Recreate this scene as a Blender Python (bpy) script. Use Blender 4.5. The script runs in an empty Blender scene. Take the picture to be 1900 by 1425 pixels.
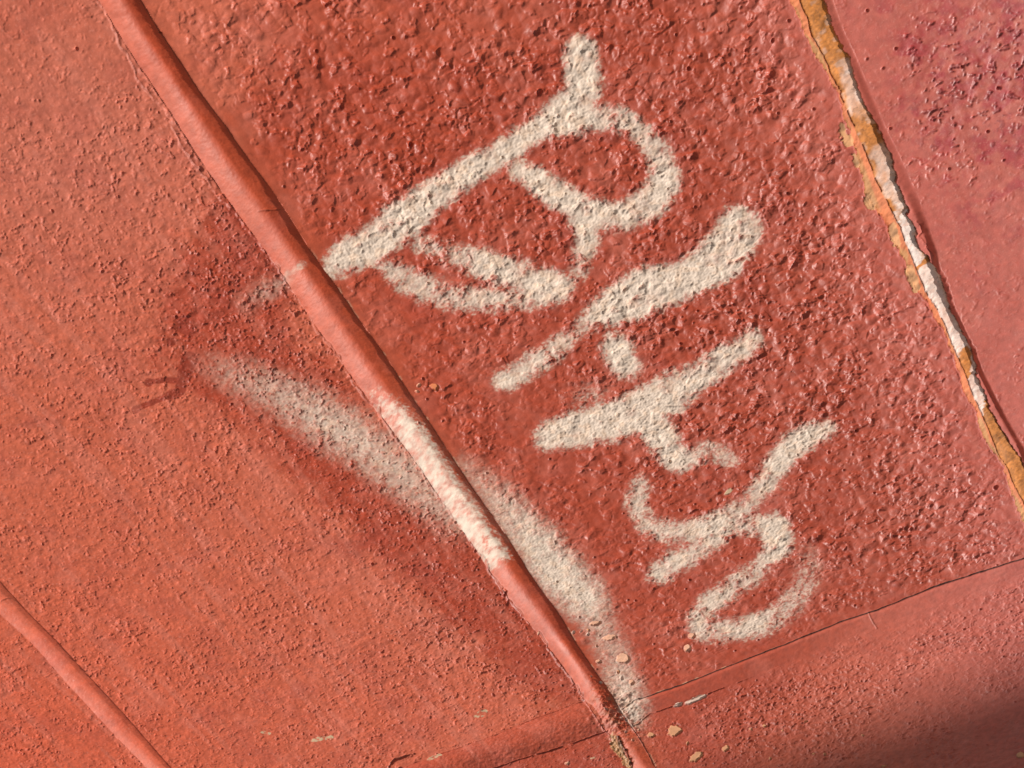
import bpy, math
import numpy as np
from mathutils import Matrix, Vector

# ------------------------------------------------------------------ camera / sky / sun / exposure
SC = bpy.context.scene
CX, CY, FPX = 950.0, 712.5, 3000.0          # photograph centre and focal length in photo pixels
Z0 = 1.30                                    # height of the looked-at point above the ground
DIST = 0.60
d1 = np.array([3256 - CX, 4262 - CY, FPX])   # course direction (wall right) in camera axes (x right, y down, z forward)
pj = np.array([1160.0, 1310.0]); dj = np.array([0.937, -0.348])
s_inf = -(d1[0]*(pj[0]-CX) + d1[1]*(pj[1]-CY) + FPX**2) / (d1[0]*dj[0] + d1[1]*dj[1])
d2 = np.array([pj[0]+s_inf*dj[0]-CX, pj[1]+s_inf*dj[1]-CY, FPX])
eX = d1/np.linalg.norm(d1); eZ = -d2/np.linalg.norm(d2); eY = np.cross(eZ, eX)
M = np.array([eX, eY, eZ])                   # camera vector -> world vector
P0 = np.array([0.0, 0.0, Z0])
CAM = P0 - DIST*(M @ np.array([0, 0, 1.0]))

cam_d = bpy.data.cameras.new('camera'); cam = bpy.data.objects.new('camera', cam_d)
SC.collection.objects.link(cam)
rx, ry, rz = M @ [1, 0, 0], M @ [0, -1, 0], M @ [0, 0, -1]
cam.matrix_world = Matrix(((rx[0], ry[0], rz[0], CAM[0]), (rx[1], ry[1], rz[1], CAM[1]), (rx[2], ry[2], rz[2], CAM[2]), (0, 0, 0, 1)))
cam_d.sensor_width = 36; cam_d.lens = FPX/1900*36
cam_d.clip_start = 0.02; cam_d.clip_end = 500
SC.camera = cam

SUN = Vector((0.65, -0.52, 0.55)).normalized()
el = math.asin(SUN.z); az = math.atan2(SUN.x, SUN.y)
W = bpy.data.worlds.new('World'); SC.world = W; W.use_nodes = True
nt = W.node_tree; sky = nt.nodes.new('ShaderNodeTexSky'); sky.sky_type = 'NISHITA'; sky.sun_disc = False
sky.sun_elevation = el; sky.sun_rotation = az
nt.links.new(sky.outputs[0], nt.nodes['Background'].inputs[0]); nt.nodes['Background'].inputs[1].default_value = 0.05
sd = bpy.data.lights.new('sun', 'SUN'); sd.energy = 5.0; sd.angle = math.radians(0.5); sd.color = (1, 0.95, 0.88)
so = bpy.data.objects.new('sun', sd); SC.collection.objects.link(so)
so.rotation_euler = (-SUN).to_track_quat('-Z', 'Y').to_euler(); so.location = (2, -2, 4)
SC.view_settings.view_transform = 'Standard'; SC.view_settings.look = 'None'
SC.view_settings.gamma = 1; SC.view_settings.exposure = 0.0

# ------------------------------------------------------------------ photo pixel <-> wall plane (millimetres)
def px2uv(x, y):
    x = np.asarray(x, float); y = np.asarray(y, float)
    c = np.stack([(x-CX)/FPX, (y-CY)/FPX, np.ones_like(x)], -1)
    w = c @ M.T
    t = -CAM[1]/w[..., 1]
    p = CAM + w*t[..., None]
    return p[..., 0]*1000, (p[..., 2]-Z0)*1000
def uv2px(u, v):
    p = np.stack([u/1000, np.zeros_like(u), v/1000+Z0], -1) - CAM
    c = p @ M
    z = np.where(c[..., 2] > 0.05, c[..., 2], 0.05)
    return CX+FPX*c[..., 0]/z, CY+FPX*c[..., 1]/z

# ------------------------------------------------------------------ noise
def hashgrid(seed, n=512):
    return np.random.RandomState(seed).rand(n, n).astype(np.float32)
def vnoise(u, v, scale, seed, ax=1.0):
    g = hashgrid(seed); n = g.shape[0]
    a = u/scale/ax; b = v/scale
    i = np.floor(a).astype(np.int64); j = np.floor(b).astype(np.int64)
    fa = (a-i).astype(np.float32); fb = (b-j).astype(np.float32)
    fa = fa*fa*fa*(fa*(fa*6-15)+10); fb = fb*fb*fb*(fb*(fb*6-15)+10)
    i0 = i % n; i1 = (i+1) % n; j0 = j % n; j1 = (j+1) % n
    return ((g[i0, j0]*(1-fa)+g[i1, j0]*fa)*(1-fb) + (g[i0, j1]*(1-fa)+g[i1, j1]*fa)*fb)*2-1
def rot(u, v, a):
    c, s = math.cos(a), math.sin(a); return c*u-s*v, s*u+c*v
def fbm(u, v, scale, seed, octs=3, gain=0.5):
    r = 0; amp = 1; tot = 0
    for k in range(octs):
        uu, vv = rot(u, v, 0.7+1.3*k+seed)
        r = r + amp*vnoise(uu+37*k, vv-19*k, scale, seed+k); tot += amp
        scale *= 0.52; amp *= gain
    return r/tot*1.4
def worley(u, v, scale, seed, jit=0.9):
    """F1 distance (cell units) and a random value of the nearest cell"""
    R = np.random.RandomState(seed); n = 256
    jx = R.rand(n, n).astype(np.float32); jy = R.rand(n, n).astype(np.float32); jr = R.rand(n, n).astype(np.float32)
    a = u/scale; b = v/scale
    i = np.floor(a).astype(np.int64); j = np.floor(b).astype(np.int64)
    best = np.full(a.shape, 9, np.float32); rr = np.zeros(a.shape, np.float32)
    for di in (-1, 0, 1):
        for dj_ in (-1, 0, 1):
            ii = (i+di) % n; jj = (j+dj_) % n
            dx = (i+di+0.5+(jx[ii, jj]-0.5)*jit-a).astype(np.float32); dy = (j+dj_+0.5+(jy[ii, jj]-0.5)*jit-b).astype(np.float32)
            d = dx*dx+dy*dy; m = d < best
            best = np.where(m, d, best); rr = np.where(m, jr[ii, jj], rr)
    return np.sqrt(best), rr
def sstep(a, b, x):
    t = np.clip((x-a)/(b-a), 0, 1); return t*t*(3-2*t)

# ------------------------------------------------------------------ the grid on the wall
cu, cv = px2uv(np.array([CX-50, CX+50]), np.array([CY, CY]))
ang = math.atan2(cv[1]-cv[0], cu[1]-cu[0]); ca, sa = math.cos(ang), math.sin(ang)
corners = px2uv(np.array([0, 1900, 1900, 0.]), np.array([0, 0, 1425, 1425.]))
cp = corners[0]*ca+corners[1]*sa; cq = -corners[0]*sa+corners[1]*ca
STEP = 0.28
def axis(lo, hi):
    mid = np.arange(lo, hi, STEP); out = []; x = 0; s = STEP
    while x < 900:
        s = min(s*1.08, 2.0) if x < 190 else s*1.12; x += s; out.append(x)
    out = np.array(out)
    return np.concatenate([(mid[0]-out)[::-1], mid, mid[-1]+out])
pa = axis(cp.min()-6, cp.max()+6); qa = axis(cq.min()-6, cq.max()+6)
PP, QQ = np.meshgrid(pa, qa, indexing='ij')
U = PP*ca-QQ*sa; V = PP*sa+QQ*ca
X, Y = uv2px(U, V)
far = (np.abs(U) > 2000) | (np.abs(V) > 2000)
NP_, NQ = PP.shape
print('grid', PP.shape, 'footprint mm', cp.min(), cp.max(), cq.min(), cq.max())

# ------------------------------------------------------------------ traced lines (photo pixels)
def curve(pts, along):
    p = np.array(pts, float); u, v = px2uv(p[:, 0], p[:, 1])
    if along == 'u':
        o = np.argsort(u); a, b = u[o], v[o]
    else:
        o = np.argsort(v); a, b = v[o], u[o]
    return a, b
def ev(c, t, jit=None):
    r = np.interp(t, c[0], c[1])
    return r if jit is None else r+jit
def smooth(c, sg=7.0):
    t = np.arange(c[0][0]-30, c[0][-1]+30, 1.0); y = np.interp(t, c[0], c[1])
    k = np.exp(-0.5*(np.arange(-24, 25)/sg)**2); k /= k.sum()
    return t, np.convolve(np.pad(y, 24, mode='edge'), k, mode='valid')
main_R = curve([(263,0),(296,64),(320,91),(347,135),(381,189),(418,232),(455,290),(505,354),(546,414),(568,457),(602,501),(636,548),(669,599),(703,642),(737,696),(770,747),(804,797),(845,860),(889,925),(942,999),(996,1086),(1037,1137),(1070,1197),(1106,1250),(1136,1288),(1152,1318),(1175,1353),(1195,1381),(1216,1424)], 'u')
main_L = curve([(183,0),(206,34),(232,88),(268,135),(300,182),(330,232),(366,290),(405,347),(445,404),(474,440),(510,490),(545,541),(582,602),(622,656),(664,717),(704,770),(744,822),(777,866),(811,918),(855,982),(898,1042),(932,1100),(986,1162),(1037,1226),(1078,1285),(1102,1335),(1130,1362),(1153,1393),(1175,1424)], 'u')
left_R = curve([(0,1076),(37,1123),(101,1184),(168,1258),(236,1332),(313,1423)], 'u')
left_L = curve([(0,1142),(44,1177),(101,1241),(162,1312),(216,1369),(269,1425)], 'u')
E0 = curve([(1464,0),(1479,24),(1496,67),(1509,98),(1529,125),(1556,175),(1565,209),(1583,256),(1593,303),(1603,337),(1609,370),(1627,391),(1645,414),(1650,434),(1661,458),(1678,478),(1686,504),(1692,520),(1701,540),(1721,557),(1735,591),(1755,621),(1769,662),(1780,690),(1785,719),(1795,745),(1812,766),(1822,810),(1839,834),(1863,867),(1878,918),(1892,951)], 'u')
E1 = curve([(1484,0),(1502,44),(1507,67),(1529,108),(1556,168),(1577,216),(1597,263),(1614,303),(1630,347),(1657,397),(1674,431),(1691,478),(1708,517),(1720,547),(1742,581),(1758,615),(1775,659),(1795,702),(1809,743),(1822,770),(1839,810),(1853,847),(1873,877),(1886,911),(1900,935)], 'u')
E2 = curve([(1529,0),(1540,32),(1546,54),(1560,81),(1577,108),(1587,145),(1597,175),(1612,209),(1621,222),(1637,249),(1651,283),(1662,317),(1666,340),(1675,364),(1686,397),(1682,406),(1690,418),(1702,441),(1696,450),(1708,472),(1718,484),(1745,520),(1755,554),(1765,588),(1785,625),(1799,648),(1806,669),(1812,709),(1829,743),(1836,760),(1832,764),(1843,778),(1853,797),(1873,830),(1890,854),(1900,871)], 'u')
E3 = curve([(1545,0),(1562,50),(1590,110),(1615,170),(1645,240),(1674,300),(1702,360),(1724,420),(1742,475),(1750,524),(1769,564),(1789,605),(1814,659),(1828,696),(1852,743),(1873,783),(1900,830)], 'u')
vert_T = curve([(1155,1316),(1176,1300),(1268,1270),(1353,1237),(1466,1193),(1563,1153),(1626,1132),(1732,1089),(1900,1035)], 'v')
vert_B = curve([(1184,1345),(1205,1325),(1268,1306),(1310,1290),(1361,1271),(1466,1228),(1626,1164),(1900,1063)], 'v')
vl_T = curve([(1082,1300),(963,1345),(900,1371),(760,1420)], 'v')
vl_B = curve([(1118,1360),(1060,1380),(990,1402),(925,1423),(870,1440)], 'v')

j1 = vnoise(U, V, 1.7, 11)*0.25+vnoise(U, V, 5.0, 12)*0.3
main_R, main_L, left_R, left_L = smooth(main_R, 6), smooth(main_L, 8), smooth(left_R, 9), smooth(left_L, 9)
jq = np.round(vnoise(U, V, 1.6, 15)*2.2)/2.2*0.45
j2 = vnoise(U, V, 1.1, 13)*0.28+vnoise(U, V, 3.2, 14)*0.35

H = np.zeros(U.shape, np.float32)            # height in mm, + = towards the viewer
def joint(dl, dr):
    """distance above lower edge / below upper edge -> position across 0..1 and inside mask"""
    w = dl+dr
    return np.clip(dl/np.maximum(w, 0.1), 0, 1), (dl > 0) & (dr > 0)
# lower-left edge v=.., upper-right edge v=..
rR = ev(main_R, U)+j1*0.35; rL = ev(main_L, U)
dlM, drM = V-rL, rR-V
tM, inM = joint(dlM, drM)
rR3 = ev(left_R, U)+j1*0.25; rL3 = ev(left_L, U)
tL, inL = joint(V-rL3, rR3-V)
e0 = ev(E0, U)+j2*0.9+jq*0.9; e1 = ev(E1, U)+j2*0.5; e2 = ev(E2, U)+0.9*sstep(360, 420, Y)+j2*0.7+jq*0.7; e3 = ev(E3, U)+j1*0.3
e1 = np.maximum(e1, e0+0.8); e2 = np.maximum(e2, e1+1.2); e3 = np.maximum(e3, e2+1.4)
tP, inP = joint(V-e0+0.8, e3-V)
above = V > (rL+rR)/2
uT = np.where(above, ev(vert_T, V), ev(vl_T, V))+j1*0.5
uB = np.where(above, ev(vert_B, V), ev(vl_B, V))+j2*0.6
# note: photo "upper" side of the upright joint is the smaller u
tV, inV = joint(U-uT, uB-U)

def sstep(a, b, x):
    t = np.clip((x-a)/(b-a), 0, 1); return t*t*(3-2*t)
def prof_main(t, D, peak=0.72):
    a = np.sin(np.pi/2*np.clip(t/peak, 0, 1))
    b = 1-0.66*np.clip((t-peak)/(1-peak), 0, 1)**1.3
    return -D*np.where(t < peak, a, b)*sstep(1.0, 0.955, t)
def prof_soft(t, D, peak=0.72):
    a = np.sin(np.pi/2*np.clip(t/peak, 0, 1))
    b = np.sqrt(np.clip((1-t)/(1-peak), 0, 1))
    return -D*np.where(t < peak, a, b)
pm = prof_main(tM, 4.6, 0.50); pm = pm*(1-0.55*sstep(1335, 1365, Y)*(~far))
pl = prof_soft(tL, 2.3, 0.60)
pp = -(1.3+0.7*sstep(330, 460, Y))*sstep(0, 0.45, tP)*sstep(1.0, 0.80-0.12*sstep(460, 330, Y), tP)
pv = -1.15*(1-np.clip(tV, 0, 1))*sstep(0, .30, tV)*(0.3+0.7*sstep(1750, 1250, X))
pvl = -2.2*np.sin(np.pi*np.clip(tV, 0, 1))
JH = np.minimum(np.minimum(np.where(inM, pm, 0), np.where(inL, pl, 0)), np.where(inP, pp, 0))
JH = np.minimum(JH, np.where(inV, np.where(above, pv, pvl), 0))
H += JH
inJ = inM | inL | inP

# slow waviness of the faces and edge roll-off
H += 0.35*fbm(U, V, 60, 21, 2) + 0.16*fbm(U, V, 16, 23, 2)
edge = np.exp(-np.maximum(V-rR, 0)/2.2)*(V > rR)
H -= 0.45*edge
# left ledge of main joint: mortar smear with an uneven raised lip
ledge = np.exp(-((rL-V-1.2+j2*1.4)/1.3)**2)*(V < rL+1.2)
H += 0.34*ledge*(0.5+0.8*vnoise(U, V, 6, 31))
frl = rL-0.3-2.0*sstep(40, 160, Y)*sstep(470, 330, Y)+1.0*vnoise(U, V, 7, 32)+0.5*vnoise(U, V, 2.2, 33)
fis = np.exp(-((V-frl)/0.28)**2)*sstep(-.35, .1, vnoise(U, V, 12, 34)+0.35*sstep(520, 150, Y)+0.2*(Y > 1050))
strip = (V > frl)*(V < rL); H -= 0.35*strip*sstep(0, .5, V-frl); H += strip*0.25*fbm(U, V, 1.8, 36, 2)
H -= 0.6*fis; H += 0.2*np.exp(-(np.maximum(frl-V, 0)/0.9))*(V < frl)*sstep(-.5, .3, vnoise(U, V, 5, 35))

# ------------------------------------------------------------------ capsule strokes
def stroke(pts, soft=7.0, out=None, jitter=None):
    """pts: (x,y,halfwidth,opacity) in photo px, catmull-rom refined; returns alpha field"""
    P = np.array([(p if len(p) == 4 else (*p, 1.0)) for p in pts], float)
    if len(P) == 1: P = np.vstack([P, P+[0.5, 0, 0, 0]])
    ext = np.vstack([2*P[0]-P[1], P, 2*P[-1]-P[-2]]); fine = []
    for k in range(len(P)-1):
        a, b, c, d = ext[k:k+4]
        for t in np.linspace(0, 1, 6, endpoint=False):
            fine.append(0.5*((2*b)+(c-a)*t+(2*a-5*b+4*c-d)*t*t+(3*b-a-3*c+d)*t**3))
    fine.append(P[-1]); F = np.array(fine)
    F[:, 2] = np.maximum(F[:, 2], 1); F[:, 3] = np.clip(F[:, 3], 0, 1)
    res = np.zeros(U.shape, np.float32) if out is None else out
    pad = F[:, 2].max()+soft*2+6
    sel = (X > F[:, 0].min()-pad) & (X < F[:, 0].max()+pad) & (Y > F[:, 1].min()-pad) & (Y < F[:, 1].max()+pad) & ~far
    x = X[sel]; y = Y[sel]; jj = jitter[sel] if jitter is not None else 0
    r = res[sel]
    for k in range(len(F)-1):
        ax, ay, aw, ao = F[k]; bx, by, bw, bo = F[k+1]
        dx, dy = bx-ax, by-ay; L = dx*dx+dy*dy+1e-9
        t = np.clip(((x-ax)*dx+(y-ay)*dy)/L, 0, 1)
        d = np.hypot(x-ax-t*dx, y-ay-t*dy)
        w = aw+(bw-aw)*t; o = ao+(bo-ao)*t
        r = np.maximum(r, o*sstep(soft, -soft, d-w+jj))
    res[sel] = r
    return res

jg = (vnoise(U, V, 1.3, 41)*3.4+vnoise(U, V, 3.5, 42)*2.6+vnoise(U, V, 0.7, 43)*2.2)
STROKES = [
 ('center', 7, [(1080,92,26,.9),(1080,130,29),(1078,175,34),(1052,212,38),(1000,242,22),(930,285,22),(860,325,24),(800,368,29),(740,415,37),(695,450,36),(650,474,29),(622,492,22),(606,502,15)], 'cream stroke with a flared foot running diagonally down to the deep horizontal joint'),
 ('center', 8, [(1060,230,20),(1100,216,23),(1150,222,20,.85),(1190,246,18,.65),(1222,285,22,.75),(1232,330,27),(1208,372,27),(1155,402,26),(1100,396,25),(1050,370,24),(1000,338,24),(968,316,21)], 'cream closed loop painted at the head of the lettering'),
 ('center', 8, [(1080,410,24),(1088,440,22),(1082,478,17,.65),(1070,505,16,.6)], 'short cream tail hanging from the closed loop'),
 ('center', 8, [(780,450,16,.6),(830,468,18,.6),(880,484,22,.85),(935,502,26),(990,522,28),(1040,533,24,.95)], 'inner cream curve below the diagonal stroke'),
 ('center', 8, [(715,488,15,.7),(750,514,22,.62),(800,538,24,.66),(860,553,20,.7),(920,556,19,.75),(985,553,20,.85),(1030,545,20,.8)], 'outer thin greyish curve below the diagonal stroke'),
 ('center', 7, [(1372,424,40),(1345,470,44),(1275,518,34),(1205,540,42),(1150,564,35),(1112,586,21),(1080,608,16,.55),(1050,634,17,.62),(1000,668,18,.8),(950,700,19,.95),(936,706,17,.95)], 'thick cream slanting bar with a thin lower end'),
 ('center', 8, [(1146,648,30),(1156,670,28,.95),(1182,698,10,.35)], 'cream round dab between the two slanting strokes'),
 ('center', 7, [(1395,637,22,.95),(1345,665,23),(1290,702,26),(1235,738,38),(1180,768,38),(1110,788,32),(1050,800,29),(1012,814,20)], 'cream slanting stroke below the round dab'),
 ('center', 7, [(1205,775,35),(1230,815,29),(1250,848,24),(1285,845,17,.85),(1320,836,15,.55),(1355,856,15,.5)], 'cream hook curling off the lower slanting stroke'),
 ('center', 8, [(1532,794,14,.9),(1497,810,20),(1465,838,22),(1434,877,21),(1411,910,19,.8),(1386,938,16,.55),(1355,960,21,.8),(1323,978,22,.95),(1276,988,20,.8),(1228,984,17,.62),(1197,967,16,.62),(1182,940,16,.68),(1181,912,16,.68),(1192,896,14,.6)], 'thin cream stroke bending into an open bowl'),
 ('center', 8, [(1345,985,17,.8),(1320,1003,18,.8),(1289,1026,17,.7),(1250,1046,20,.95),(1222,1062,19)], 'short cream arm below the open bowl'),
 ('center', 8, [(1360,975,15,.65),(1400,975,17,.7),(1433,980,23),(1441,1003,27),(1432,1030,20,.9),(1409,1056,15,.7),(1369,1083,18,.7),(1327,1115,21,.78),(1303,1148,24,.85),(1312,1170,20,.9),(1353,1168,19,.85),(1411,1158,22,.85),(1450,1138,20,.62),(1482,1104,24,.36),(1500,1064,26,.24),(1500,1030,24,.14)], 'speckled cream loop at the tail end of the lettering'),
 ('right', 20, [(862,868,20,.25),(900,905,26,.42),(940,948,30,.66),(988,1005,37,.85),(1038,1066,41,.95),(1076,1103,36,.95),(1110,1152,26,.52),(1134,1205,24,.42),(1150,1250,25,.62),(1162,1292,25,.75),(1174,1326,17,.75)], 'wide cream smear following the upper side of the deep joint'),
 ('left', 30, [(390,680,12,.30),(450,700,24,.48),(530,738,30,.66),(610,785,36,.86),(680,830,36,.86),(745,880,34,.75),(805,935,28,.6),(850,975,22,.4)], 'wide soft cream smear sprayed below the deep joint'),
 ('left', 14, [(455,560,16,.18),(490,540,16,.32),(530,522,10,.34)], 'faint cream speckle beside the deep joint'),
 ('center', 20, [(1075,745,32,.22),(1110,735,26,.2)], 'faint beige mist between the strokes'),
]
MIST = np.zeros(U.shape, np.float32); thinn = fbm(U, V, 7, 108, 2)
G = np.zeros(U.shape, np.float32); SID = np.full(U.shape, -1, np.int16); best = np.zeros(U.shape, np.float32)
okmain = (V > rR)                       # strokes above the joint stay on their block
for k, (where, soft, pts, lab) in enumerate(STROKES):
    pts = [(p[0], p[1], p[2]*0.96-0.5)+tuple(p[3:]) for p in pts]
    a = stroke(pts, soft+8, jitter=jg*(1.0 if soft < 20 else 1.6)+2.5*thinn)
    if where == 'center': a = a*okmain
    elif where == 'right': a = a*(drM < 0.3)
    elif where == 'left': a = a*(drM > 0)
    mistf = 1-0.5*(where == 'left'); G = np.maximum(G, a*(0.80 if where == 'left' else 1)*(1-0.30*sstep(0.05, 0.7, thinn)*(where == 'center')))
    if where in ('left', 'right'): MIST = np.maximum(MIST, (a > 0.01)*1.0)
    m = (a > 0.5*max(p[3] if len(p) == 4 else 1 for p in pts)) & (a > best); SID[m] = k; best[m] = a[m]
grain0 = vnoise(U, V, 0.9, 109)
# the coat inside the deep joint; its fade upwards also paints in shading
gj = stroke([(668,712,8,.10),(705,752,14,.36),(735,780,20,.66),(765,812,26,.92),(820,880,32,1),(880,965,36,1),(925,1025,34,1)], 14, jitter=jg*1.6)*inM*(0.12+0.88*sstep(0.86, 0.45, tM+0.12*grain0))
gj = gj*(0.72+0.45*fbm(U, V, 2.2, 144, 2))*sstep(4.5, -2.5, (U-px2uv(947., 1050.)[0])+jg*0.25)
gj2 = stroke([(530,515,6,.32),(565,503,5,.3)], 6, jitter=jg)*inM
G = np.maximum(G, np.maximum(gj, gj2)); m = (gj > 0.5); SID[m] = 90

# ------------------------------------------------------------------ roughness regions (photo px)
def blob(x, y, rx_, ry_, a=0):
    dx, dy = X-x, Y-y; c, s = math.cos(a), math.sin(a)
    return np.exp(-((dx*c+dy*s)/rx_)**2-((-dx*s+dy*c)/ry_)**2)
cen = (V > rR) & (V < e0) & (U < uT)
rgt = V > e3
bot = (U > uB) & (V > rR) & (V < e0)
low = (V < rL)
wob = fbm(U, V, 9, 51, 2)
dpe = (e0-V)/5.0                                # distance from peeling joint in ~25px units
amp = np.zeros(U.shape, np.float32)
a_c = 1.0*sstep(0, 1, (V-rR)/11+wob*0.35)      # calm strip beside the joint
a_c = a_c*(1-0.75*sstep(1, 0, (e0-V)/14+wob*0.4))
a_c = a_c*(1-0.75*sstep(1, 0, (uT-U)/9+wob*0.4))
a_c = a_c*(1-0.5*blob(760, 560, 130, 60, 0.9))*(1-0.5*blob(950, 760, 60, 120, -0.5))*(1-0.3*blob(420, 60, 120, 200))
a_c = a_c*(1-0.42*sstep(640, 1080, Y-0.25*(X-1200)+60*wob))
amp = np.where(cen, 0.16+0.95*a_c, amp)
a_r = 0.16+0.60*sstep(0.25, 0.80, blob(1800, 150, 130, 190, 0.2)+0.35*fbm(U, V, 10, 55, 2))+0.25*fbm(U, V, 14, 56, 2)
amp = np.where(rgt, np.clip(a_r, 0.12, 1), amp)
amp = np.where(bot, (0.35+0.65*sstep(0, 9, U-uB+2*wob))*1.0*(0.28+0.35*sstep(0.2, 0.9, fbm(U, V, 22, 57, 2)*0.5+0.5)+0.25*blob(1450, 1320, 200, 80)), amp)
a_l = 0.36+0.16*fbm(U, V, 18, 58, 3)+0.36*blob(500, 560, 260, 190, 0.9)+0.15*blob(800, 1080, 260, 120, 0.8)-0.12*blob(100, 60, 200, 200)
amp = np.where(low, np.clip(a_l, 0.15, 0.9), amp)
bl = (V < rL) & (U > uB)
amp = np.where(bl, 0.35, amp)
amp = np.where(inM, 0.13, amp); amp = np.where(inL, 0.12, amp); amp = np.where(inP, 0.10, amp)
amp = np.where(inV & ~inM, np.where(above, 0.16, 0.55), amp)

# coarse lumpy skin (centre block)
wu = U+0.55*vnoise(U, V, 2.4, 61); wv = V+0.55*vnoise(U, V, 2.4, 62)
f1, r1 = worley(wu, wv, 2.5, 63); f2, r2 = worley(wu+3, wv-7, 1.4, 64)
lump = (1-np.clip(f1*(1.15+0.7*(1-r1)), 0, 1)**2)*r1
lump2 = (1-np.clip(f2*(1.15+0.7*(1-r2)), 0, 1)**2)*r2
n1 = fbm(wu, wv, 2.6, 65, 3, 0.55)
plate = sstep(-0.10, 0.30, n1)+0.35*sstep(0.35, 0.6, n1)
patch = sstep(-0.35, 0.45, fbm(U, V, 7.5, 68, 2))
f4, r4 = worley(wu-11, wv+5, 4.2, 69)
lump4 = (1-np.clip(f4*(1.5+1.0*(1-r4)), 0, 1)**2)*(r4 > .55)
skin_c = -(0.62*lump*(0.30+0.70*patch)+0.24*lump2*(0.4+0.6*patch)+0.45*lump4)-0.34*sstep(0.25, 0.55, n1)+0.36*fbm(U, V, 4.5, 67, 2)
# fine pitted skin: flat plates with small sharp-edged holes (lower block)
n2 = fbm(wu, wv, 1.95, 71, 3, 0.6); dens = 0.20*fbm(U, V, 10, 76, 3)-0.03; n3 = fbm(U, V, 1.2, 73, 2, 0.6)
skin_l = 0.42*fbm(U, V, 3.0, 82, 2)-0.95*sstep(0.32, 0.62, n2+dens)-0.35*sstep(0.35, 0.6, n3)-0.40*lump2*(r2 > .6)+0.10*n2+0.30*lump2*sstep(-0.2, 0.4, fbm(U, V, 7, 75, 2))*0.7
n5 = fbm(wu, wv, 2.0, 77, 3, 0.62)
skin_r = -0.62*sstep(0.18, 0.85, n5)+0.15*n1+0.15*fbm(U, V, 4, 83, 2)
skin_c = (skin_c+0.2)*(0.82+0.40*sstep(-0.45, 0.35, fbm(U, V, 15, 66, 2)))
skin = np.where(cen, skin_c, np.where(rgt, skin_r, np.where(bot, 0.5*skin_c+0.6*skin_l, skin_l)))
skin = np.where(inJ | inV, 0.25*n3+0.25*n2, skin)
skin = np.where(inM | inL, 0.6*fbm(U, V, 0.9, 79, 3, .8)+0.25*fbm(U, V, 2.2, 78, 2)+0.5*vnoise(U, V, 6.0, 80), skin)
amp = amp*(1-0.14*np.clip(G, 0, 1)*cen)
H += amp*skin*(0.90-0.10*cen)+0.13*np.clip(G, 0, 1)*cen*vnoise(U, V, 0.62, 100)
# sparse deep pin holes
fh, rh = worley(U, V, 6.5, 81, 1.0)
hole = sstep(0.11, 0.02, fh+0.02*jg/4)*(rh > 0.90)*(0.4+6*(rh-0.9))*(~(inJ | inV))
for (hx, hy, hr) in [(297,64,5),(760,270,5),(1000,172,6),(1434,76,5),(1602,578,6),(935,1102,6),(777,800,4),(1243,855,4),(1262,948,4),(1256,618,4),(1030,1008,3),(690,1048,3),(915,1290,3),(1003,1280,3),(1480,845,4),(250,860,3),(600,1216,3),(1538,840,4),(1848,905,4)]:
    hole = np.maximum(hole, sstep(hr, hr*0.35, np.hypot(X-hx, (Y-hy)*0.9)+jg*0.5)*(~far))
H -= 1.0*hole

# ------------------------------------------------------------------ colours (linear)
def C(r, g, b): return np.array([r, g, b], np.float32)
salmon, fresh, pink = C(.520, .109, .054), C(.365, .047, .018), C(.480, .096, .070)
cream, peach, ochre, white = C(.70, .56, .45), C(.72, .37, .22), C(.50, .175, .035), C(.82, .67, .60)
orange, dirt_shade, plum = C(.66, .19, .075), C(.05, .022, .014), C(.26, .035, .035)  # the dark tone serves crack dirt and the painted lip shadow
col = np.empty(U.shape+(3,), np.float32); col[:] = salmon
def mix(c, a):
    global col
    a = np.clip(a, 0, 1)[..., None].astype(np.float32); col = col*(1-a)+c*a
wide = fbm(U, V, 40, 91, 3)
mix(C(.57, .095, .042), 0.85*blob(60, 1420, 460, 300)+0.25*blob(760, 1330, 260, 90))   # warmer lower corner
mix(C(.50, .145, .095), 0.6*blob(120, 250, 320, 320))
pk = sstep(1150, 1900, X+0.25*(700-Y))*(V > rR)
mix(pink, pk*0.9)
Fm = np.zeros(U.shape, np.float32)
jf = vnoise(U, V, 3, 92)*16+vnoise(U, V, 9, 93)*26+vnoise(U, V, 1.2, 94)*6
stroke([(490,400,75,.9),(450,500,110,.95),(410,630,105,1),(520,740,92),(640,860,80),(750,965,74),(870,1090,74),(980,1200,62),(1050,1270,50,.95)], 34, Fm, jf)
Fm *= low
fc = 0.95*sstep(430, 620, X+0.45*Y+jf*1.5)
fc = fc*(1-0.8*sstep(1330, 1560, X-0.42*Y+jf*1.2+110))
fc = fc*(1-0.35*blob(760, 30, 260, 70))
fc = np.maximum(fc, 0.75*sstep(0.5, 0.8, blob(560, 200, 130, 150)))
Fm = np.where(cen, fc, Fm)
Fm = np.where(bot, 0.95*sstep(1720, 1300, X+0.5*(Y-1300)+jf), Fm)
Fm = np.where(inM, 0.15+0.45*sstep(.25, .6, tM+.1*wide), Fm)  # dusty pale below, darker above: the joint's lit and shaded sides painted in
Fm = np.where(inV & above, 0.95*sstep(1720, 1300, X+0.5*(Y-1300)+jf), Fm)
Fm = np.where(inV & ~above & ~inM, 0.7, Fm)
Fm = np.where(bl, 0.9, Fm)
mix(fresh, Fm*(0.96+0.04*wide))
mix(C(.46, .070, .022), np.where(inM, 0.75*sstep(.30, .62, tM+.12*wide), 0))  # browner upper half, deepening the joint's shaded side in the colour
mix(C(.50, .10, .045), 0.55*np.exp(-np.maximum(V-rR, 0)/6)*(V > rR))     # orange-ish coat beside the joint
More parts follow.
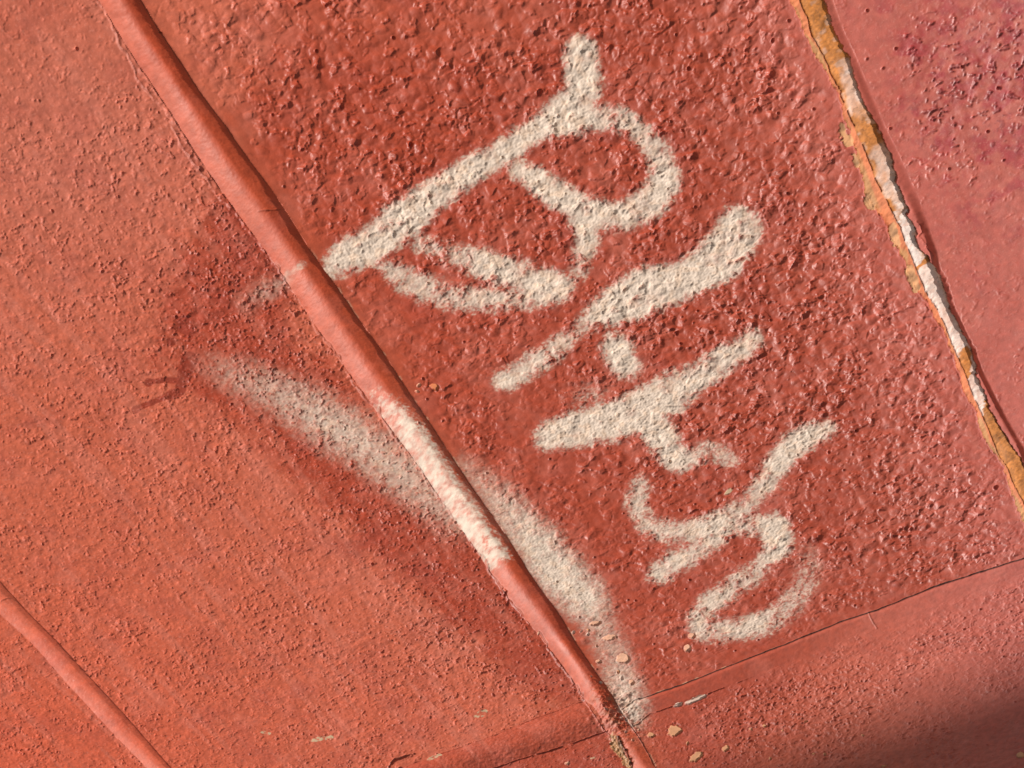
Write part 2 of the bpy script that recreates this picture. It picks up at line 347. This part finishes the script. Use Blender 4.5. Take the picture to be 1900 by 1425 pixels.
# purplish wear in the pits of the far corner
mix(C(.37, .030, .034), np.where(rgt, 0.95*sstep(-.3, .6, fbm(U, V, 5, 157, 3, .7))*sstep(0.1, 0.8, blob(1860, 140, 230, 300, 0.2)+0.25*wob), 0))
mix(plum, np.where(rgt, 0.8*sstep(0.0, 0.6, n5)*sstep(0.3, 0.8, blob(1810, 150, 140, 190, 0.2)+0.2*wob), 0))
# streaky tint variation
mix(C(.58, .16, .11), 0.22*sstep(0.1, 0.8, fbm(U, V, 11, 95, 3)))
mix(C(.32, .05, .035), 0.20*sstep(0.2, 0.9, fbm(U, V, 15, 98, 3)))

drip = stroke([(352,668,16,1),(340,700,12,1),(335,724,10,1),(318,733,9,1),(300,740,5.5,1),(275,750,5.5,1),(256,758,5.5,1),(252,761,8,1)], 1.4, jitter=jg*0.15)
drip2 = stroke([(335,705,6,1),(305,706,5.5,1),(285,708,5,1),(276,710,8,1)], 1.4, jitter=jg*0.15)
drip3 = stroke([(318,634,8,1)], 1.6); drip3 = stroke([(340,600,14,.9),(352,620,10,.9)], 2.5, drip3, jg)
dr = np.maximum(drip, np.maximum(drip2, drip3))*low
mix(C(.26, .028, .010), dr*0.9)
H += 0.10*dr

mix(C(.60, .19, .13), np.where(low | cen, (0.26-0.14*cen)*sstep(.1, .75, vnoise(U, V, 2.6, 151, 14)*.6+vnoise(U, V, 6, 152, 9)*.6), 0))
mix(C(.34, .055, .036), np.where(low, 0.30*sstep(.15, .8, fbm(U, V, 24, 153, 4, .65)), 0))
mix(C(.62, .22, .16), np.where(low | rgt, 0.35*(vnoise(U, V, .5, 154) > .74), 0))
def bblur(A, k):
    for ax_ in (0, 1):
        c_ = np.cumsum(np.pad(A, [(k+1, k) if a == ax_ else (0, 0) for a in (0, 1)], mode='edge'), axis=ax_, dtype=np.float64)
        A = ((c_[2*k+1:] - c_[:-2*k-1]) if ax_ == 0 else (c_[:, 2*k+1:]-c_[:, :-2*k-1]))/(2*k+1)
    return A.astype(np.float32)
halo = bblur(bblur(G, 7), 7)
halo = np.where(V > rR, halo, 0)*(1-np.clip(G, 0, 1))
mix(C(.50, .17, .15), 0.62*halo*(0.55+0.45*vnoise(U, V, 0.8, 110)))
mix(C(.60, .44, .34), 0.55*sstep(0.06, 0.4, halo)*(vnoise(U, V, 0.6, 106) > 0.66-0.25*halo))
# graffiti colour: thicker on lump tops, ragged and speckled where thin
grain = 0.6*vnoise(U, V, 0.55, 101)+0.6*vnoise(U, V, 1.1, 102)
topn = np.clip((skin+0.45)*0.9, -0.45, 0.45)
ga = G*(1+0.0*grain)
ga = np.where(G > 0.02, G+(0.42*grain+0.42*topn)*np.clip(1.22-G, 0, 1)*sstep(0, 0.25, G)*1.1, 0)
ga = np.clip(ga, 0, 1)*(1-0.40*sstep(-0.60, -1.0, skin)*cen)
ga = np.clip(ga+0.12*(ga > .5)*(1-MIST), 0, 1)
ga = np.where(MIST > 0, np.clip(G*1.0+(0.22*grain+0.30*topn)*sstep(0, 0.3, G), 0, 1), 0.5*ga*ga*(3-2*ga)+0.5*ga*G**0.5)*0.97
cc = cream*(1+0.09*fbm(U, V, 3, 103, 2)[..., None].astype(np.float32))
peachy = sstep(0.0, 0.7, fbm(U, V, 2.2, 105, 2))[..., None].astype(np.float32)
cc = cc*(1-0.45*peachy)+C(.74, .50, .34)*0.45*peachy
thin = np.clip(1-G, 0, 1)[..., None]
cc = cc*(1-0.45*thin)+C(.46, .36, .27)*0.45*thin
cc = np.where((gj > 0.05)[..., None], C(.70, .57, .46), cc)
a_ = ga[..., None].astype(np.float32); col = col*(1-a_)+cc*a_
H += 0.10*ga*(0.5+0.5*vnoise(U, V, 0.9, 107))

# bare spots where a paint blister has popped off
CHIPS = [(1105,1156,10,4,-.2,'peach'),(1131,1183,12,5.5,-.15,'peach'),(1156,1222,12,8.5,0,'peach'),(1111,1228,5,3,.1,'peach'),(1172,1266,5.5,4.5,-.4,'peach'),(1153,1258,4,3.5,0,'white'),
 (1277,1203,6.5,6,-.7,'peach'),(1284,1180,6,5,.2,'peach'),(1209,1365,7.5,5,.1,'ochre'),(1251,1357,11.5,9,-.2,'ochre'),(1293,1404,13,6.5,-.6,'ochre'),(1347,1389,6.5,4.5,-.3,'ochre'),
 (1292,1299,22,4.5,-.38,'white'),(1258,1309,9,3.5,-.3,'white'),(892,1325,12,5,-.4,'tan'),(805,1407,14,4.5,-.4,'tan'),(590,1371,13,4,-.2,'tan'),(610,1369,8,4,-.2,'tan'),(493,1360,9,3,.2,'tan'),
 (1352,913,9,3.2,-.6,'tan'),(806,719,8,6,.5,'orange'),(777,716,4,3,0,'peach'),(774,727,4,2.5,.3,'peach'),(1495,1339,4,2,-.4,'ochre'),(1640,1422,5,2,-.2,'ochre'),(1894,1402,8,6,0,'ochre'),(1053,1416,5,2.6,0,'peach'),(1101,1407,6,3,0,'tan')]
_R = np.random.RandomState(9)
for _ in range(15):
    q = _R.rand(); CHIPS.append((1085+q*110+_R.randn()*22, 1150+q*230+_R.randn()*14, 2.0+2.2*_R.rand(), 1.5+1.4*_R.rand(), _R.rand()*3, _R.choice(['peach', 'ochre', 'white'])))
for _ in range(9):
    CHIPS.append((1190+_R.rand()*420, 1345+_R.rand()*75, 1.8+2.0*_R.rand(), 1.4+1.2*_R.rand(), _R.rand()*3, 'ochre'))
CID = np.full(U.shape, -1, np.int16)
pal = dict(peach=C(.74, .40, .26), white=C(.70, .50, .40), ochre=C(.66, .32, .16), tan=C(.52, .36, .22), orange=C(.62, .20, .08))
for k, (x, y, a, b, th, kind) in enumerate(CHIPS):
    c, s = math.cos(th), math.sin(th); dx, dy = X-x, Y-y
    sel = (np.abs(dx) < 40) & (np.abs(dy) < 40) & ~far
    rr = np.full(U.shape, 9.0); rr[sel] = np.hypot((dx[sel]*c+dy[sel]*s)/a, (-dx[sel]*s+dy[sel]*c)/b)+jg[sel]*0.05
    m = sstep(1.12, 0.98, rr)
    if kind == 'tan': m = m*sstep(-0.5, 0.1, n3+0.35*n2)
    mix(pal[kind]*(1+0.0), m)
    H = np.where(m > 0.02, H*(1-m)+(H-amp*skin*0.8-(0.60 if kind != 'tan' else 0.1))*m, H)
    H += 0.16*np.exp(-((rr-1.25)/0.16)**2)*(kind != 'tan')
    CID[(rr < 1.08)] = k

# ------------------------------------------------------------------ flaking joint on the right
inO = (V > e0) & (V <= e1); inS = (V > e1) & (V < e2)
lipw = 0.75*(0.55+0.75*sstep(-0.3, 0.5, vnoise(U, V, 11, 111)))*sstep(900, 650, Y)*sstep(40, 330, Y)+0.28
base_o = C(.64, .19, .075)*(1+0.12*fbm(U, V, 3, 112, 2)[..., None])
col = np.where(inO[..., None], base_o, col)
tanm = inO*sstep(0.62, 0.2, (V-e0)/np.maximum(e1-e0, .3)+0.5*vnoise(U, V, 6, 113))*sstep(-.1, .4, vnoise(U, V, 14, 114)+0.25)
mix(C(.52, .26, .10), tanm*0.85)
yy = Y+vnoise(U, V, 4, 115)*10+vnoise(U, V, 1.3, 116)*5+((V-e1)/np.maximum(e2-e1, 1)-0.5)*30
def band(a, b, s=5): return sstep(a-s, a+s, yy)*sstep(b+s, b-s, yy)
col = np.where(inS[..., None], ochre*(1+0.25*fbm(U, V, 4, 117, 2)[..., None]+0.22*vnoise(U, V, .6, 156)[..., None]), col)
wht = 0.45*band(130, 215, 18)+0.5*band(282, 345, 15)+0.55*band(345, 405, 8)+band(408, 487, 3)+0.85*band(503, 655, 3)+0.9*band(702, 762, 3)
ws = (V-e1)/np.maximum(e2-e1, 1)
wht = np.clip(wht, 0, 1)*np.where(Y < 400, sstep(0.1, 0.45, ws+0.25*vnoise(U, V, 3, 118)), 1)
wht = np.clip(wht+0.75*sstep(.8, .95, ws+.12*vnoise(U, V, 2, 119))*band(640, 710, 6)+0.25*sstep(.2, .7, vnoise(U, V, 2.2, 120)+.2*vnoise(U, V, .8, 121))*(Y < 410), 0, 1)
mix(white, np.where(inS, wht, 0))
mix(C(.66, .30, .18), np.where(inS, 0.35*sstep(.1, .5, fbm(U, V, 1.6, 122, 2))*wht, 0))
mix(C(.12, .07, .045), np.where(inS, 0.35*(vnoise(U, V, .5, 123) > .72), 0))
H = np.where(inS, H-lipw+0.10*fbm(U, V, 1.5, 124, 2), H)
H = np.where(inO, H-lipw-0.10+0.12*fbm(U, V, 1.2, 125, 2), H)
H -= 0.7*np.exp(-((V-e1)/0.20)**2)*(vnoise(U, V, 5, 126) > -0.45)
mix(dirt_shade, 0.55*np.exp(-((V-e1)/0.20)**2)*(vnoise(U, V, 5, 126) > -0.45))
H -= 0.30*np.exp(-((V-e0)/0.22)**2)
H += 0.38*np.exp(-(np.maximum(V-e2, 0)/1.4))*(V > e2)*(V < e3)           # curled lip of the red skin
mix(dirt_shade, 0.92*sstep(-.42, -.2, V-e2)*sstep(.12, 0., V-e2)*sstep(60, 300, Y)*inP)  # shadow of the lip painted along the edge of the bare strip
# darker second lip line inside the groove
H -= 0.5*np.exp(-((V-(e2+1.9+0.7*vnoise(U, V, 8, 127)))/0.22)**2)*band(440, 505)*inP
flk = stroke([(1563,235,7,1),(1566,250,7,1),(1574,262,9,1)], 1.2, jitter=jg*.8)
flk = stroke([(1586,288,4,1),(1590,300,6,1),(1592,308,4,1)], 1.2, flk, jg*.8)
flk = stroke([(1612,372,9,1),(1619,382,9,1)], 1.2, flk, jg*.8)
flk = stroke([(1658,428,8,1),(1662,446,8,1),(1668,456,6,1)], 1.2, flk, jg*.6)
flk = stroke([(1690,505,9,1),(1694,518,10,1),(1702,535,8,1)], 1.2, flk, jg*.6)
flk = flk*(V < e1)
flc = C(.56, .27, .12)*(1+0.35*vnoise(U, V, 2.2, 128)[..., None]); a_ = flk[..., None]; col = col*(1-a_)+flc*a_
H += 0.30*flk
FLK = (flk > 0.5) & (V < e0+0.4)

# ------------------------------------------------------------------ cracks of the upright joints
ck = np.exp(-((U-uT-0.10)/0.33)**2)*(V > rR-1)
ck = ck*np.where(above, 1.0, 0.0)*sstep(-0.95, -0.6, vnoise(U, V, 2.5, 131)+0.4)
H -= 0.45*ck*sstep(-50, 50, X-1100); mix(dirt_shade, 0.95*np.clip(ck*1.5, 0, 1))
chipc = np.exp(-((U-uT+0.45)/0.38)**2)*above*sstep(.25, .5, vnoise(U, V, 2.6, 132))*sstep(1480, 1380, X)
mix(C(.62, .34, .20), 0.75*chipc*sstep(.45, .7, vnoise(U, V, 2.6, 132)))
ck2 = np.exp(-((U-uB)/0.26)**2)*above*(V > rR)*sstep(1420, 1330, X)*sstep(-.5, -.1, vnoise(U, V, 3.5, 133)+.2)
H -= 0.6*ck2; mix(dirt_shade, 0.45*ck2)
ck3 = np.exp(-((U-uB)/0.28)**2)*(~above)*(V < rL+1)*sstep(-.6, -.1, vnoise(U, V, 3.0, 134)+.25)*~far
H -= 0.9*ck3; mix(dirt_shade, 0.6*ck3)
ck4 = np.exp(-((U-uT-0.2)/0.25)**2)*(~above)*(V < rL)*sstep(.0, .4, vnoise(U, V, 3.0, 135)+.1)
H -= 0.45*ck4
# thin line along the upper edge of the deep joint
ck5 = np.exp(-((V-rR+0.30)/0.30)**2)*sstep(-.8, -.3, vnoise(U, V, 6, 136)+.2)
H -= 0.7*ck5; mix(dirt_shade, 0.6*ck5)
mix(C(.66, .40, .26), 0.55*np.exp(-((V-rR-0.35)/0.3)**2)*sstep(.35, .6, vnoise(U, V, 3.2, 137))*sstep(380, 460, Y))
# crumbled mortar where the joints cross
cr = blob(1150, 1325, 55, 42, .9)
H += 1.9*blob(1150, 1338, 34, 24, .6)*inM
H += cr*(0.9*fbm(U, V, 1.9, 138, 3, .6)-0.2)
mix(C(.34, .16, .08), cr*0.55*sstep(.0, .6, fbm(U, V, 2.0, 139, 2)))
mix(cream*0.82, 0.75*blob(1170, 1320, 26, 28)*sstep(-.3, .4, fbm(U, V, 1.6, 140, 2)))
# broken mortar in the stub of joint below the crossing
bm = stroke([(1135,1365,5,1),(1142,1385,8,1),(1155,1402,7,1),(1170,1424,6,1)], 2, jitter=jg)
mix(C(.46, .24, .10), bm*0.9); H += bm*(0.5*fbm(U, V, 1.2, 141, 2)-0.1)
bk = stroke([(1146,1372,3,1),(1153,1388,4,1),(1163,1402,2.5,1),(1172,1420,3,1)], 2, jitter=jg*.5)
H -= bk*1.6; mix(dirt_shade, bk*.6)
# torn edge left of the lower joint
tk = stroke([(722,1424,2,1),(730,1412,2,1),(745,1406,2,1),(768,1400,1.5,1)], 1.4, jitter=jg*.4)
H -= tk*0.9; mix(dirt_shade, tk*.5)

hc = stroke([(1612,1138,.8,1),(1617,1150,.8,1),(1627,1166,.6,.7)], 1.0, jitter=jg*.1)
hc = stroke([(0,1121,.8,1),(18,1117,.8,1),(36,1124,.8,1)], 1.0, hc, jg*.1)
hc = stroke([(478,404,.8,.9),(500,402,.8,.9),(520,396,.6,.9)], 1.0, hc, jg*.2)
hc = stroke([(1235,754,.8,.9),(1262,753,.8,.9),(1286,753,.5,.9)], 1.0, hc, jg*.1)
H -= 0.35*hc; mix(dirt_shade*2, 0.4*hc)
mix(dirt_shade, 0.35*fis)
# gloss (roughness) stored in alpha
rough = np.where(cen, 0.50, 0.58)
rough = np.where(low, 0.60-0.12*Fm, rough); rough = np.where(rgt, 0.5, rough); rough = np.where(inM | inL, 0.58, rough); rough = np.where(inP, 0.7, rough)
rough = rough+0.22*ga; rough = np.where(inS | inO | FLK, 0.8, rough); rough = np.where(CID >= 0, 0.85, rough)
rough = np.clip(rough+0.05*wob, 0.2, 0.95)

# ------------------------------------------------------------------ material
def paint_material():
    m = bpy.data.materials.new('weathered_wall_paint'); m.use_nodes = True; t = m.node_tree; N = t.nodes; L = t.links
    b = N['Principled BSDF']
    at = N.new('ShaderNodeAttribute'); at.attribute_name = 'coat'; at.attribute_type = 'GEOMETRY'
    tc = N.new('ShaderNodeTexCoord')
    n1_ = N.new('ShaderNodeTexNoise'); n1_.inputs['Scale'].default_value = 1500; n1_.inputs['Detail'].default_value = 3
    n2_ = N.new('ShaderNodeTexNoise'); n2_.inputs['Scale'].default_value = 330; n2_.inputs['Detail'].default_value = 4
    for n in (n1_, n2_): L.new(tc.outputs['Object'], n.inputs['Vector'])
    mr = N.new('ShaderNodeMapRange'); mr.inputs[3].default_value = 0.84; mr.inputs[4].default_value = 1.16
    mr.inputs[1].default_value = 0.3; mr.inputs[2].default_value = 0.7
    L.new(n2_.outputs['Fac'], mr.inputs[0])
    mu = N.new('ShaderNodeVectorMath'); mu.operation = 'SCALE'
    L.new(at.outputs['Color'], mu.inputs[0]); L.new(mr.outputs[0], mu.inputs['Scale'])
    L.new(mu.outputs[0], b.inputs['Base Color'])
    L.new(at.outputs['Alpha'], b.inputs['Roughness'])
    bp = N.new('ShaderNodeBump'); bp.inputs['Strength'].default_value = 0.35; bp.inputs['Distance'].default_value = 0.00012
    L.new(n1_.outputs['Fac'], bp.inputs['Height']); L.new(bp.outputs[0], b.inputs['Normal'])
    b.inputs['Specular IOR Level'].default_value = 0.45
    return m
PM = paint_material()

# ------------------------------------------------------------------ labels per vertex -> parts
nb = {}
LAB = np.zeros(U.shape, np.int32)
hi = V > e0; mid = (V > (rL+rR)/2) & ~hi; lo = (V <= (rL+rR)/2) & (V > (rL3+rR3)/2); vlo = V <= (rL3+rR3)/2
rightside = U > (uT+uB)/2
row = np.where(V > e3, 3, np.where(mid, 2, np.where(lo, 1, 0)))
LAB = 10+row*2+rightside
LAB = np.where(inV & (row != 3), 30+row, LAB)
fz0 = (PP > cp.min()-190) & (PP < cp.max()+190) & (QQ > cq.min()-190) & (QQ < cq.max()+190)
LAB = np.where(inP & (V > e2) & fz0, 40, LAB); LAB = np.where(inM, 41, LAB); LAB = np.where(inL, 42, LAB)
LAB = np.where(SID >= 0, 100+SID, LAB)
LAB = np.where((SID == 90) & inM, 190, LAB)
dmask = (dr > .5) & low; LAB = np.where(dmask, 60+(drip2 > drip)*1+(drip3 > .5)*2, LAB)
fz = (PP > cp.min()-190) & (PP < cp.max()+190) & (QQ > cq.min()-190) & (QQ < cq.max()+190)
LAB = np.where(inS & fz, 50, LAB); LAB = np.where(inO & fz, 51, LAB); LAB = np.where(FLK, 52, LAB)
LAB = np.where(CID >= 0, 200+CID, LAB)

idx = np.arange(NP_*NQ, dtype=np.int64).reshape(NP_, NQ)
quads = np.stack([idx[:-1, :-1], idx[1:, :-1], idx[1:, 1:], idx[:-1, 1:]], -1).reshape(-1, 4)
flab = LAB[:-1, :-1].reshape(-1)
co = np.stack([U/1000, -H/1000, V/1000], -1).reshape(-1, 3).astype(np.float32)
c4 = np.concatenate([np.clip(col, 0.004, 0.92), rough[..., None]], -1).reshape(-1, 4).astype(np.float32)

def sheet(name, faces, parent, label=None):
    vs, inv = np.unique(faces, return_inverse=True); inv = inv.reshape(-1).astype(np.int32)
    me = bpy.data.meshes.new(name); nv, nf = len(vs), len(faces)
    me.vertices.add(nv); me.vertices.foreach_set('co', co[vs].reshape(-1))
    me.loops.add(nf*4); me.loops.foreach_set('vertex_index', inv)
    me.polygons.add(nf); me.polygons.foreach_set('loop_start', np.arange(0, nf*4, 4, dtype=np.int32))
    me.polygons.foreach_set('use_smooth', np.ones(nf, bool))
    me.update(calc_edges=True)
    ca_ = me.color_attributes.new('coat', 'FLOAT_COLOR', 'POINT'); ca_.data.foreach_set('color', c4[vs].reshape(-1))
    me.materials.append(PM)
    o = bpy.data.objects.new(name, me); SC.collection.objects.link(o); o.parent = parent
    if label: o['label'] = label
    return o

wall = bpy.data.objects.new('painted_block_wall', None); SC.collection.objects.link(wall); wall.location = (0, 0, Z0)
wall['label'] = 'red painted masonry wall of big blocks with cream spray lettering and a flaking joint'
wall['category'] = 'wall'; wall['kind'] = 'thing'
order = np.argsort(flab, kind='stable'); sl = flab[order]; cuts = np.flatnonzero(np.diff(sl))+1
groups = {int(sl[g[0]]): g for g in np.split(np.arange(len(sl)), cuts)}
F = {k: quads[order[g]] for k, g in groups.items()}
objs = {}
blab = {10: 'salmon block below the shallow lower-left joint', 12: 'faded salmon block with a soft cream smear and red drips', 13: 'small darker red block under the joint crossing',
        14: 'deep red lumpy block carrying the cream lettering', 15: 'dusky red block below the thin cracked joint, partly shaded', 16: 'pinkish block beyond the flaking joint, pitted at its top'}
for k in sorted(F):
    if 10 <= k < 20: objs[k] = sheet('block', F[k], wall, blab.get(k))
jl = {30: 'short upright joint at the lower left edge', 31: 'rough orange-red upright joint running left from the crossing', 32: 'upright joint with a thin dark crack along its upper edge', 33: None, 40: 'flaking joint with lifted paint edges', 41: 'deep concave salmon joint crossing the whole wall', 42: 'shallow salmon joint in the lower left corner'}
for k in sorted(F):
    if 30 <= k < 50: objs[k] = sheet('mortar_joint', F[k], wall, jl.get(k))
sheet('bare_mortar', F[50], objs[40], 'ochre and white bare strip where the red paint has fallen off')
sheet('primer_band', F[51], objs[40], 'ragged orange undercoat beside the bare strip')
if 52 in F: sheet('paint_flake', F[52], objs[40], 'beige loose flakes on the edge of the orange band')
for k in (60, 61, 62, 63):
    if k in F and len(F[k]) > 30: sheet('paint_drip', F[k], objs[12], 'dark red paint run')
for k in sorted(F):
    if 100 <= k < 190:
        w, _, _, lab = STROKES[k-100]
        sheet('graffiti_stroke', F[k], objs[12] if w == 'left' else objs[14], lab)
    elif k == 190: sheet('graffiti_stroke', F[k], objs[41], 'white sprayed coat filling the deep joint')
    elif k >= 200:
        x, y = CHIPS[k-200][:2]; u_, v_ = px2uv(float(x), float(y))
        blk = 12 if x < 1060 and y < 1415 else (15 if y > 1280-0.37*(x-1250) and y > 1260 and x > 1180 else 14)
        sheet('bare_spot', F[k], objs[blk], None)

# ------------------------------------------------------------------ ground and added shadow caster outside the picture
def simple_mat(name, c, r=0.85, sc=8):
    m = bpy.data.materials.new(name); m.use_nodes = True; t = m.node_tree; b = t.nodes['Principled BSDF']
    n = t.nodes.new('ShaderNodeTexNoise'); n.inputs['Scale'].default_value = sc; n.inputs['Detail'].default_value = 6
    rp = t.nodes.new('ShaderNodeValToRGB'); rp.color_ramp.elements[0].color = (*[x*.7 for x in c], 1); rp.color_ramp.elements[1].color = (*[min(1, x*1.25) for x in c], 1)
    t.links.new(n.outputs['Fac'], rp.inputs[0]); t.links.new(rp.outputs[0], b.inputs['Base Color']); b.inputs['Roughness'].default_value = r
    return m
def pybox(name, lo_, hi_, mat, parent=None):
    x0, y0, z0 = lo_; x1, y1, z1 = hi_
    v = [(x0,y0,z0),(x1,y0,z0),(x1,y1,z0),(x0,y1,z0),(x0,y0,z1),(x1,y0,z1),(x1,y1,z1),(x0,y1,z1)]
    f = [(0,3,2,1),(4,5,6,7),(0,1,5,4),(1,2,6,5),(2,3,7,6),(3,0,4,7)]
    me = bpy.data.meshes.new(name); me.from_pydata(v, [], f); me.materials.append(mat); me.update()
    o = bpy.data.objects.new(name, me); SC.collection.objects.link(o); o.parent = parent
    return o
g = bpy.data.meshes.new('ground'); g.from_pydata([(-150,-150,0),(150,-150,0),(150,150,0),(-150,150,0)], [], [(0,1,2,3)])
g.materials.append(simple_mat('pavement_concrete', (.30, .27, .24), .9, 3)); go = bpy.data.objects.new('ground', g); SC.collection.objects.link(go); go['kind'] = 'structure'
cm = simple_mat('shadow_pillar_concrete', (.36, .34, .31), .85, 6)
ue, _ = px2uv(1650., 1330.); tt = 4.0
px_ = float(ue)/1000+SUN.x*tt; py_ = SUN.y*tt
pil = bpy.data.objects.new('shadow_pillar', None); SC.collection.objects.link(pil); pil.location = (px_+0.2*SUN.x/abs(SUN.y), py_, 0)  # unseen, added only to cast the soft shadow on the lower right
pil.rotation_euler.z = 0.0
pil['label'] = 'unseen square concrete pillar added in front of the wall to shade its lower corner'; pil['category'] = 'pillar'; pil['kind'] = 'thing'
pybox('shadow_pillar_shaft', (0, -.2, .28), (.42, .2, 5.2), cm, pil); pybox('shadow_pillar_base', (-.06, -.27, 0), (.48, .27, .28), cm, pil); pybox('shadow_pillar_cap', (-.06, -.27, 5.2), (.48, .27, 5.4), cm, pil)
print('built')
